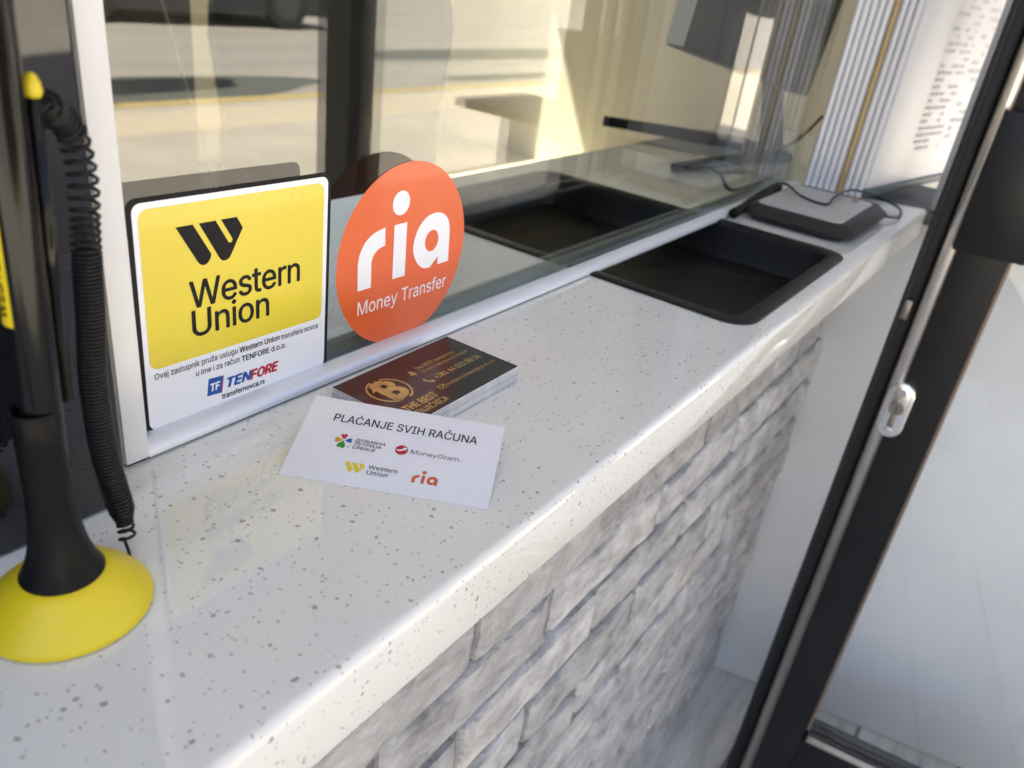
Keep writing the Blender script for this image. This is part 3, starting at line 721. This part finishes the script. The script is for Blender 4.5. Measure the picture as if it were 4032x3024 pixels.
text("u ime i za račun", .0256, .0487, .0209, .0028, .0002, M['black_ink'], wu, bold=.008)
text("TENFORE d.o.o.", .0498, .0757, .0204, .0028, .0002, M['black_ink'], wu, bold=.022)
flat("blue_box", P2([(31.9, 17.4), (39.4, 16.8), (38.2, 8.3), (30.7, 8.9)]), .0002, M['blue_ink'], wu)
flat("red_edge", P2([(39.4, 16.8), (39.9, 16.7), (38.7, 8.2), (38.2, 8.3)]), .0002, M['red_ink'], wu)
text("TF", .0325, .0378, .0108, .0037, .0003, M['white_vinyl'], wu, bold=.04, shear=.15)
text("TEN", .0413, .0556, .0098, .0047, .0002, M['blue_ink'], wu, bold=.045, shear=.25)
text("FORE", .0543, .0713, .0095, .0047, .0002, M['red_ink'], wu, bold=.045, shear=.25)
text("transfernovca.rs", .0384, .0627, .0048, .0026, .0002, M['black_ink'], wu, bold=.022)
for x, y, r in ((78.6, 95.1, .55), (85.6, 94.2, .5)):     # air bubbles under the vinyl
    bm = bmesh.new(); lathe(bm, [(r * mm, 0), (r * .8 * mm, .12 * mm), (r * .4 * mm, .2 * mm), (0, .22 * mm)], n=10); o = obj("air_bubble", bm, M['yellow_ink'], wu, smooth=True); o.location = (x * mm, y * mm, .0002)

ria = empty("round_sticker", (.23725, -.0003, .05426), "round orange sticker with white lettering on the glass", "sticker"); ria.rotation_euler = (math.pi / 2, 0, 0)
flat("orange_disc", ell(0, 0, .0511, n=96), 0, M['orange_ink'], ria)
for k in range(14):
    a_, r_ = random.uniform(.3, 2.9), random.uniform(.028, .046); rr = random.uniform(.25, .5)
    o = obj("air_bubble", lathe(bmesh.new(), [(rr * mm, 0), (rr * .7 * mm, .1 * mm), (0, .16 * mm)], n=8), M['orange_ink'], ria, smooth=True); o.location = (r_ * math.cos(a_), r_ * math.sin(a_), .00002)
def catmull(pts, n=6):
    out = smooth_path([(x, y, 0) for x, y in pts], n); return [(p.x, p.y) for p in out]
def ria_word(par, m, ox, oy, k, z):
    f = lambda ps: [(ox + x * k * mm, oy + y * k * mm) for x, y in ps]
    r_ = [(-35.7, -13.0), (-36.2, 1.0)] + catmull([(-36.2, 1.0), (-35.2, 6.8), (-31.6, 12.6), (-25.6, 16.6), (-17.0, 18.5)])[1:] + [(-16.6, 8.6)] + catmull([(-16.6, 8.6), (-21.5, 7.4), (-24.9, 4.7), (-26.3, .8), (-26.2, -3)])[1:] + [(-26.0, -13.0)]
    flat("letter", f(r_), z, m, par)
    flat("letter", f([(-10.1, 18.5), (-.2, 18.7), (.4, -12.1), (-9.5, -12.1)]), z, m, par)
    flat("letter_dot", f(ell(-5.7, 29.9, 6.6, n=32)), z, m, par)
    a_ = catmull([(21.6, -11.8), (16.0, -11.1), (10.4, -7.0), (6.6, -.2), (6.5, 6.5), (9.6, 13.6), (15.6, 18.6), (23.0, 20.2), (30.0, 18.6), (35.0, 14.2), (37.1, 8.0)], 5) + [(38.0, -11.2), (28.4, -11.4), (28.0, -6.3)]
    flat("letter", f(a_), z, m, par, holes=[f(ell(21.6, 4.2, 5.8, 6.3, n=28))])
ria_word(ria, M['white_vinyl'], 0, 0, 1.0, .0001)
text("Money Transfer", -.0352, .0375, -.0272, .0078, .0001, M['white_vinyl'], ria, bold=-.004)

# ============================================================ CARDS
cb = Vector((.2509, -.0236)); ang = math.atan2(.0237, .9997)
cl = cb + Vector((-math.cos(ang), -math.sin(ang))) * .09; c_or = cl + Vector((math.sin(ang), -math.cos(ang))) * .05      # front-left corner
NC = 22; TH = .0092 / NC; cmesh = None
for i in range(NC):
    z = .0002 + i * TH; top = i == NC - 1
    if top:
        card = empty("business_card", (c_or.x, c_or.y, z), "dark brown business card with gold print, topmost of the stack", "business card", "stacked business cards")
        card.rotation_euler = (0, 0, ang)
        bx("card_sheet", M['paper_edge'], 0, .09, 0, .05, .00002, TH - .00006, card); flat("print_field", P2([(0.05, .05), (89.95, .05), (89.95, 49.95), (.05, 49.95)]), TH - .00002, M['card'], card)
    else:
        if cmesh is None:
            o = bx("business_card", M['paper_edge'], 0, .09, 0, .05, .00004, TH - .00003); cmesh = o.data
        else: o = bpy.data.objects.new("business_card", cmesh); COL.objects.link(o)
        o.location = (c_or.x + random.uniform(-.0006, .0006), c_or.y + random.uniform(-.0005, .0005), z); o.rotation_euler = (0, 0, ang + random.uniform(-.006, .006))
        tag(o, "white edged business card in the stack under the brown card with gold print", "business card", "stacked business cards")
zt = TH + .00005; g = M['gold']
flat("gold_ring", P2(ell(18.3, 29.1, 11.6, 12.0, 56, 100, 255) + ell(18.3, 29.3, 10.5, 10.9, 56, 255, 100)), zt, g, card)
flat("gold_ring", P2(ell(18.3, 29.1, 11.6, 12.0, 56, -75, 70) + ell(18.3, 29.3, 10.5, 10.9, 56, 70, -75)), zt, g, card)
text("B", .0125, .0258, .0205, .0176, zt, g, card, bold=.05, name="gold_letter")
flat("gold_arrow", P2([(9.8, 32.0), (12.6, 32.6), (13.4, 35.6), (21.5, 41.2), (14.0, 37.4)]), zt, g, card); flat("gold_arrow", P2([(12.5, 17.4), (20.5, 19.6), (26.2, 23.6), (25.2, 25.2)]), zt, g, card)
text("THE BEST", .0090, .0330, .0090, .0046, zt, g, card, bold=.05)
text("MENJAČNICA", .0080, .0338, .0030, .0042, zt, g, card, bold=.03)
text("The BEST menjačnica", .0450, .0765, .0338, .0026, zt, g, card, bold=.022)
text("Džordža Vašingtona 28, Beograd", .0450, .0838, .0296, .0024, zt, g, card, bold=.016)
text("+381 64 022 50 34", .0454, .0838, .0206, .0036, zt, g, card, bold=.03)
text("menjacnicathebest@gmail.com", .0440, .0862, .0122, .0024, zt, g, card, bold=.016)
flat("pin_icon", P2([(39.0, 35.4), (41.2, 35.4), (41.4, 33.2), (42.6, 31.4), (40.6, 31.9), (40.1, 29.4), (39.6, 31.9), (37.6, 31.4), (38.8, 33.2)]), zt, g, card)
flat("phone_icon", P2([(38.6, 24.8), (39.8, 25.6), (40.4, 24.2), (39.9, 23.4), (41.4, 21.4), (42.4, 21.8), (43.5, 20.8), (42.4, 19.6), (41.0, 19.8), (38.6, 22.4)]), zt, g, card)
flat("envelope_icon", P2([(38.0, 15.4), (43.4, 15.4), (43.4, 11.6), (38.0, 11.6)]), zt, g, card, holes=[P2([(38.4, 14.5), (40.7, 12.6), (43.0, 14.5), (43.0, 12.0), (38.4, 12.0)]), P2([(38.7, 15.0), (42.7, 15.0), (40.7, 13.3)])])

wc = empty("white_card", (.1035, -.0550, .0004), "white card with printed payment logos leaning on the card stack", "card")
l_ = Vector((.4883, -.8727, 0)).normalized(); u_ = Vector((.8452, .4729, .249)); u_ = (u_ - l_ * u_.dot(l_)).normalized(); n_ = l_.cross(u_)
wc.rotation_euler = Matrix((l_, u_, n_)).transposed().to_euler()
bm = bmesh.new()                                          # slightly bowed sheet
nx_ = 10; gt = []
for s in (0, -.00035):
    gt.append([[bm.verts.new((.09 * i / nx_, .05 * j / 4, s)) for j in range(5)] for i in range(nx_ + 1)])
for k, gg in enumerate(gt):
    for i in range(nx_):
        for j in range(4):
            q = (gg[i][j], gg[i + 1][j], gg[i + 1][j + 1], gg[i][j + 1]); bm.faces.new(q if k == 0 else q[::-1])
def rimv(gg): return [gg[i][0] for i in range(nx_ + 1)] + [gg[nx_][j] for j in range(1, 5)] + [gg[i][4] for i in range(nx_ - 1, -1, -1)] + [gg[0][j] for j in range(3, 0, -1)]
ra, rb = rimv(gt[0]), rimv(gt[1])
for k in range(len(ra)): bm.faces.new((ra[k], rb[k], rb[(k + 1) % len(ra)], ra[(k + 1) % len(ra)]))
obj("card_sheet", bm, M['paper'], wc)
zc = .00008; dk = M['dark_ink']
text("PLAĆANJE SVIH RAČUNA", .0125, .0789, .0358, .0046, zc, dk, wc, bold=.010)
def leaf(cx, cy, a, L_, w, m):
    ca, sa = math.cos(R(a)), math.sin(R(a))
    pts = catmull([(0, 0), (L_ * .55, w * .45), (L_ * .95, w * .42), (L_ * 1.0, w * .14), (L_ * .9, 0), (L_ * 1.0, -w * .14), (L_ * .95, -w * .42), (L_ * .55, -w * .45), (0, 0)], 4)[:-1]
    flat("clover_leaf", P2([(cx + x * ca - y * sa, cy + x * sa + y * ca) for x, y in pts]), zc, m, wc)
leaf(20.7, 25.4, 100, 3.4, 3.0, M['red_ink']); leaf(20.4, 25.0, 185, 3.6, 3.0, M['amber_ink']); leaf(21.2, 25.0, 8, 3.2, 2.6, M['blue_ink']); leaf(20.7, 24.8, 265, 4.4, 3.8, M['green_ink'])
flat("print_dot", P2(ell(23.6, 21.5, .35, n=10)), zc, dk, wc)
for s, y, x1 in (("ДРЖАВНА", 25.5, 39.4), ("ЛУТРИЈА", 23.3, 38.0), ("СРБИЈЕ", 21.0, 36.0)): text(s, .0256, x1 * mm, y * mm, .0017, zc, dk, wc, bold=.012, shear=.1)
flat("red_disc", P2(ell(47.0, 24.9, 2.85, n=32)), zc, M['red_ink'], wc)
flat("white_arrow", P2([(44.2, 25.0), (45.5, 24.0), (47.0, 24.2), (48.3, 25.2), (48.6, 24.6), (49.3, 26.4), (47.3, 26.5), (47.8, 26.0), (46.8, 25.2), (45.6, 24.9)]), zc + .00006, M['paper'], wc)
text("MoneyGram.", .0511, .0738, .0237, .0024, zc, dk, wc, bold=.0, shear=.12)
wu_emblem(wc, M['yellow_dull'], .0248, .0078, .292, zc)
text("Western", .0356, .0484, .0110, .0023, zc, dk, wc, bold=.006); text("Union", .0357, .0447, .0079, .0023, zc, dk, wc, bold=.006)
ria_word(wc, M['orange_dull'], .0607, .0096, .152, zc)

# ============================================================ PEN ON ITS STAND
px, py = .0084, -.066
stand = empty("pen_stand", (px, py, 0), "counter pen stand with round yellow base and black flared holder", "pen stand")
obj("base", lathe(bmesh.new(), [(0, .0004), (.0245, .0004), (.0256, .0010), (.0256, .0020), (.0249, .0034), (.0225, .0062), (.0185, .0100), (.0150, .0131), (.0120, .0150), (.0, .0152)], n=64), M['yellow_plastic'], stand, smooth=35)
bm = bmesh.new(); lathe(bm, [(0, .0155), (.0124, .0150), (.0121, .0156), (.0104, .0190), (.0090, .0235), (.0079, .0290), (.0071, .0360), (.0067, .0450), (.0066, .0640), (.0067, .0740), (.0064, .0745), (.0060, .0742), (.0060, .060)], n=40)
obj("holder", bm, M['black_plastic'], stand, smooth=35)
pen = empty("pen", (px + .0012, py, .06), "black pen with yellow printed label standing in the holder", "pen"); pen.rotation_euler = (0, R(1.6), 0)
obj("barrel", lathe(bmesh.new(), [(0, -.02), (.0058, -.018), (.0059, .15), (.0050, .158), (0, .160)], n=36), M['pen_black'], pen, smooth=35)
bm = bmesh.new(); a0, a1 = R(210), R(110); pr = []
for k in range(13):
    a = a0 + (a1 - a0) * k / 12; pr.append((bm.verts.new((.00605 * math.cos(a), .00605 * math.sin(a), .041)), bm.verts.new((.00605 * math.cos(a), .00605 * math.sin(a), .085))))
for a, b in zip(pr, pr[1:]): bm.faces.new((a[0], b[0], b[1], a[1]))
bmesh.ops.recalc_face_normals(bm, faces=bm.faces); obj("yellow_label", bm, M['yellow_plastic'], pen, smooth=True)
me = text_mesh("WESTERN UNION", .03); xs = [v.co.x for v in me.vertices]; me.materials.clear(); kx = .040 / (max(xs) - min(xs))
for v in me.vertices:
    a = R(196) - (v.co.y * .0045 / .7) / .0061; rr = .0061 + v.co.z * .000005; v.co = (rr * math.cos(a), rr * math.sin(a), .043 + (v.co.x - min(xs)) * kx)
link("lettering", me, M['black_ink'], pen)
obj("clip_rod", tube(bmesh.new(), [(.0075, .0, .014), (.0082, .0, .10)], .0019, 10), M['pen_black'], pen, smooth=True)
obj("yellow_tip", lathe(bmesh.new(), [(0, .0985), (.0018, .0988), (.0023, .1004), (.0020, .1026), (.0010, .1045), (0, .1049)], (.0082, 0), 16), M['yellow_plastic'], pen, smooth=True)
# coil cord
axis = smooth_path([(.0215, -.0655, .1575), (.0255, -.062, .1555), (.0295, -.0560, .1525), (.0345, -.0520, .1495), (.0378, -.0500, .1430), (.0388, -.050, .131), (.0378, -.050, .119), (.0368, -.050, .105), (.0357, -.050, .0875), (.0340, -.050, .070), (.0337, -.0505, .055), (.0337, -.0515, .042), (.0342, -.0535, .031), (.0345, -.0560, .0215), (.0342, -.0585, .0135), (.0335, -.0600, .0085)], 24)
cum = [0]
for a, b in zip(axis, axis[1:]): cum.append(cum[-1] + (b - a).length)
tot = cum[-1]; pts = [Vector((.0196, -.066, .1585)), Vector((.0206, -.0658, .1583))]; phi = 0; s = 0; i = 0; prev_s = 0
up = Vector((0, 0, 1))
STEP = .00022
while s < tot - .0002:
    while cum[i + 1] < s: i += 1
    t = (s - cum[i]) / (cum[i + 1] - cum[i]); p = axis[i].lerp(axis[i + 1], t); T = (axis[min(i + 3, len(axis) - 1)] - axis[max(i - 3, 0)]).normalized()
    A = T.cross(Vector((.35, .93, 0))).normalized(); B = T.cross(A)
    f = s / tot
    pitch = .0028 if f < .16 else (.0036 if f < .30 else (.0024 if f < .37 else .0013))
    if f > .965: pitch = .0028
    rad = .0039 if f < .93 else .0039 * max(.65, (1 - f) / .07)
    rad *= min(1, s / .004)
    pts.append(p + (A * math.cos(phi) + B * math.sin(phi)) * rad)
    dphi = R(36); phi += dphi; s += pitch * dphi / (2 * math.pi)
pts += [Vector((.0318, -.0630, .0065)), Vector((.0308, -.0655, .0040)), Vector((.0306, -.0668, .0030))]
obj("coil_cord", tube(bmesh.new(), [p - Vector((px, py, 0)) for p in pts], .00058, 6), M['cord'], stand, smooth=True)

# ============================================================ DEVICE AND CABLES
dv = empty("counter_device", (.81, -.07, .0004), "flat grey electronic device with dark base at the far end of the counter", "device")
def slab(name, rings, m, par, bev=0):
    bm = bmesh.new(); prev = None
    for (x0, x1, y0, y1, r), z in rings:
        lp = [bm.verts.new((x, y, z)) for x, y in rrect(x0, x1, y0, y1, r, 5)]
        if prev:
            for k in range(len(lp)): bm.faces.new((prev[k], prev[(k + 1) % len(lp)], lp[(k + 1) % len(lp)], lp[k]))
        else: bm.faces.new(lp[::-1])
        prev = lp
    bm.faces.new(prev); bmesh.ops.recalc_face_normals(bm, faces=bm.faces); return obj(name, bm, m, par, smooth=35)
slab("body", [((-.070, .085, -.050, .048, .018), 0), ((-.078, .095, -.058, .054, .022), .004), ((-.080, .097, -.060, .056, .022), .008), ((-.072, .088, -.050, .047, .016), .0155), ((-.068, .084, -.047, .044, .014), .0165)], M['device_dark'], dv)
slab("top_plate", [((-.067, .070, -.044, .043, .010), .0166), ((-.067, .070, -.044, .043, .010), .0178), ((-.065, .068, -.042, .041, .009), .0182)], M['device_grey'], dv)
o = bx("logo_mark", M['blue_ink'], .045, .055, -.030, -.024, .01822, .0184, dv); o = bx("logo_mark", M['red_ink'], .056, .064, -.030, -.024, .01822, .0184, dv)
bx("led", M['orange_ink'], -.02, -.016, -.040, -.037, .01822, .0184, dv)
tag(obj("device_cable", tube(bmesh.new(), smooth_path([(.742, -.016, .012), (.80, -.018, .020), (.84, -.024, .023), (.80, -.055, .0225), (.80, -.082, .0205), (.84, -.080, .0225), (.915, -.080, .020), (.965, -.100, .010), (.962, -.128, .004), (.915, -.138, .003), (.893, -.128, .005)], 8), .0014, 6), M['cord'], smooth=True), "thin black cable looping over the grey device", "cable")
tag(obj("black_plug", tube(bmesh.new(), smooth_path([(.712, -.0165, .007), (.75, -.0170, .010), (.80, -.0175, .016), (.835, -.020, .020)], 6), [.0052] * 6 + [.006] * 7 + [.0052] * 5 + [.003], 10), M['black_plastic'], smooth=True), "thick black cable plug lying along the window bead behind the grey device", "plug")
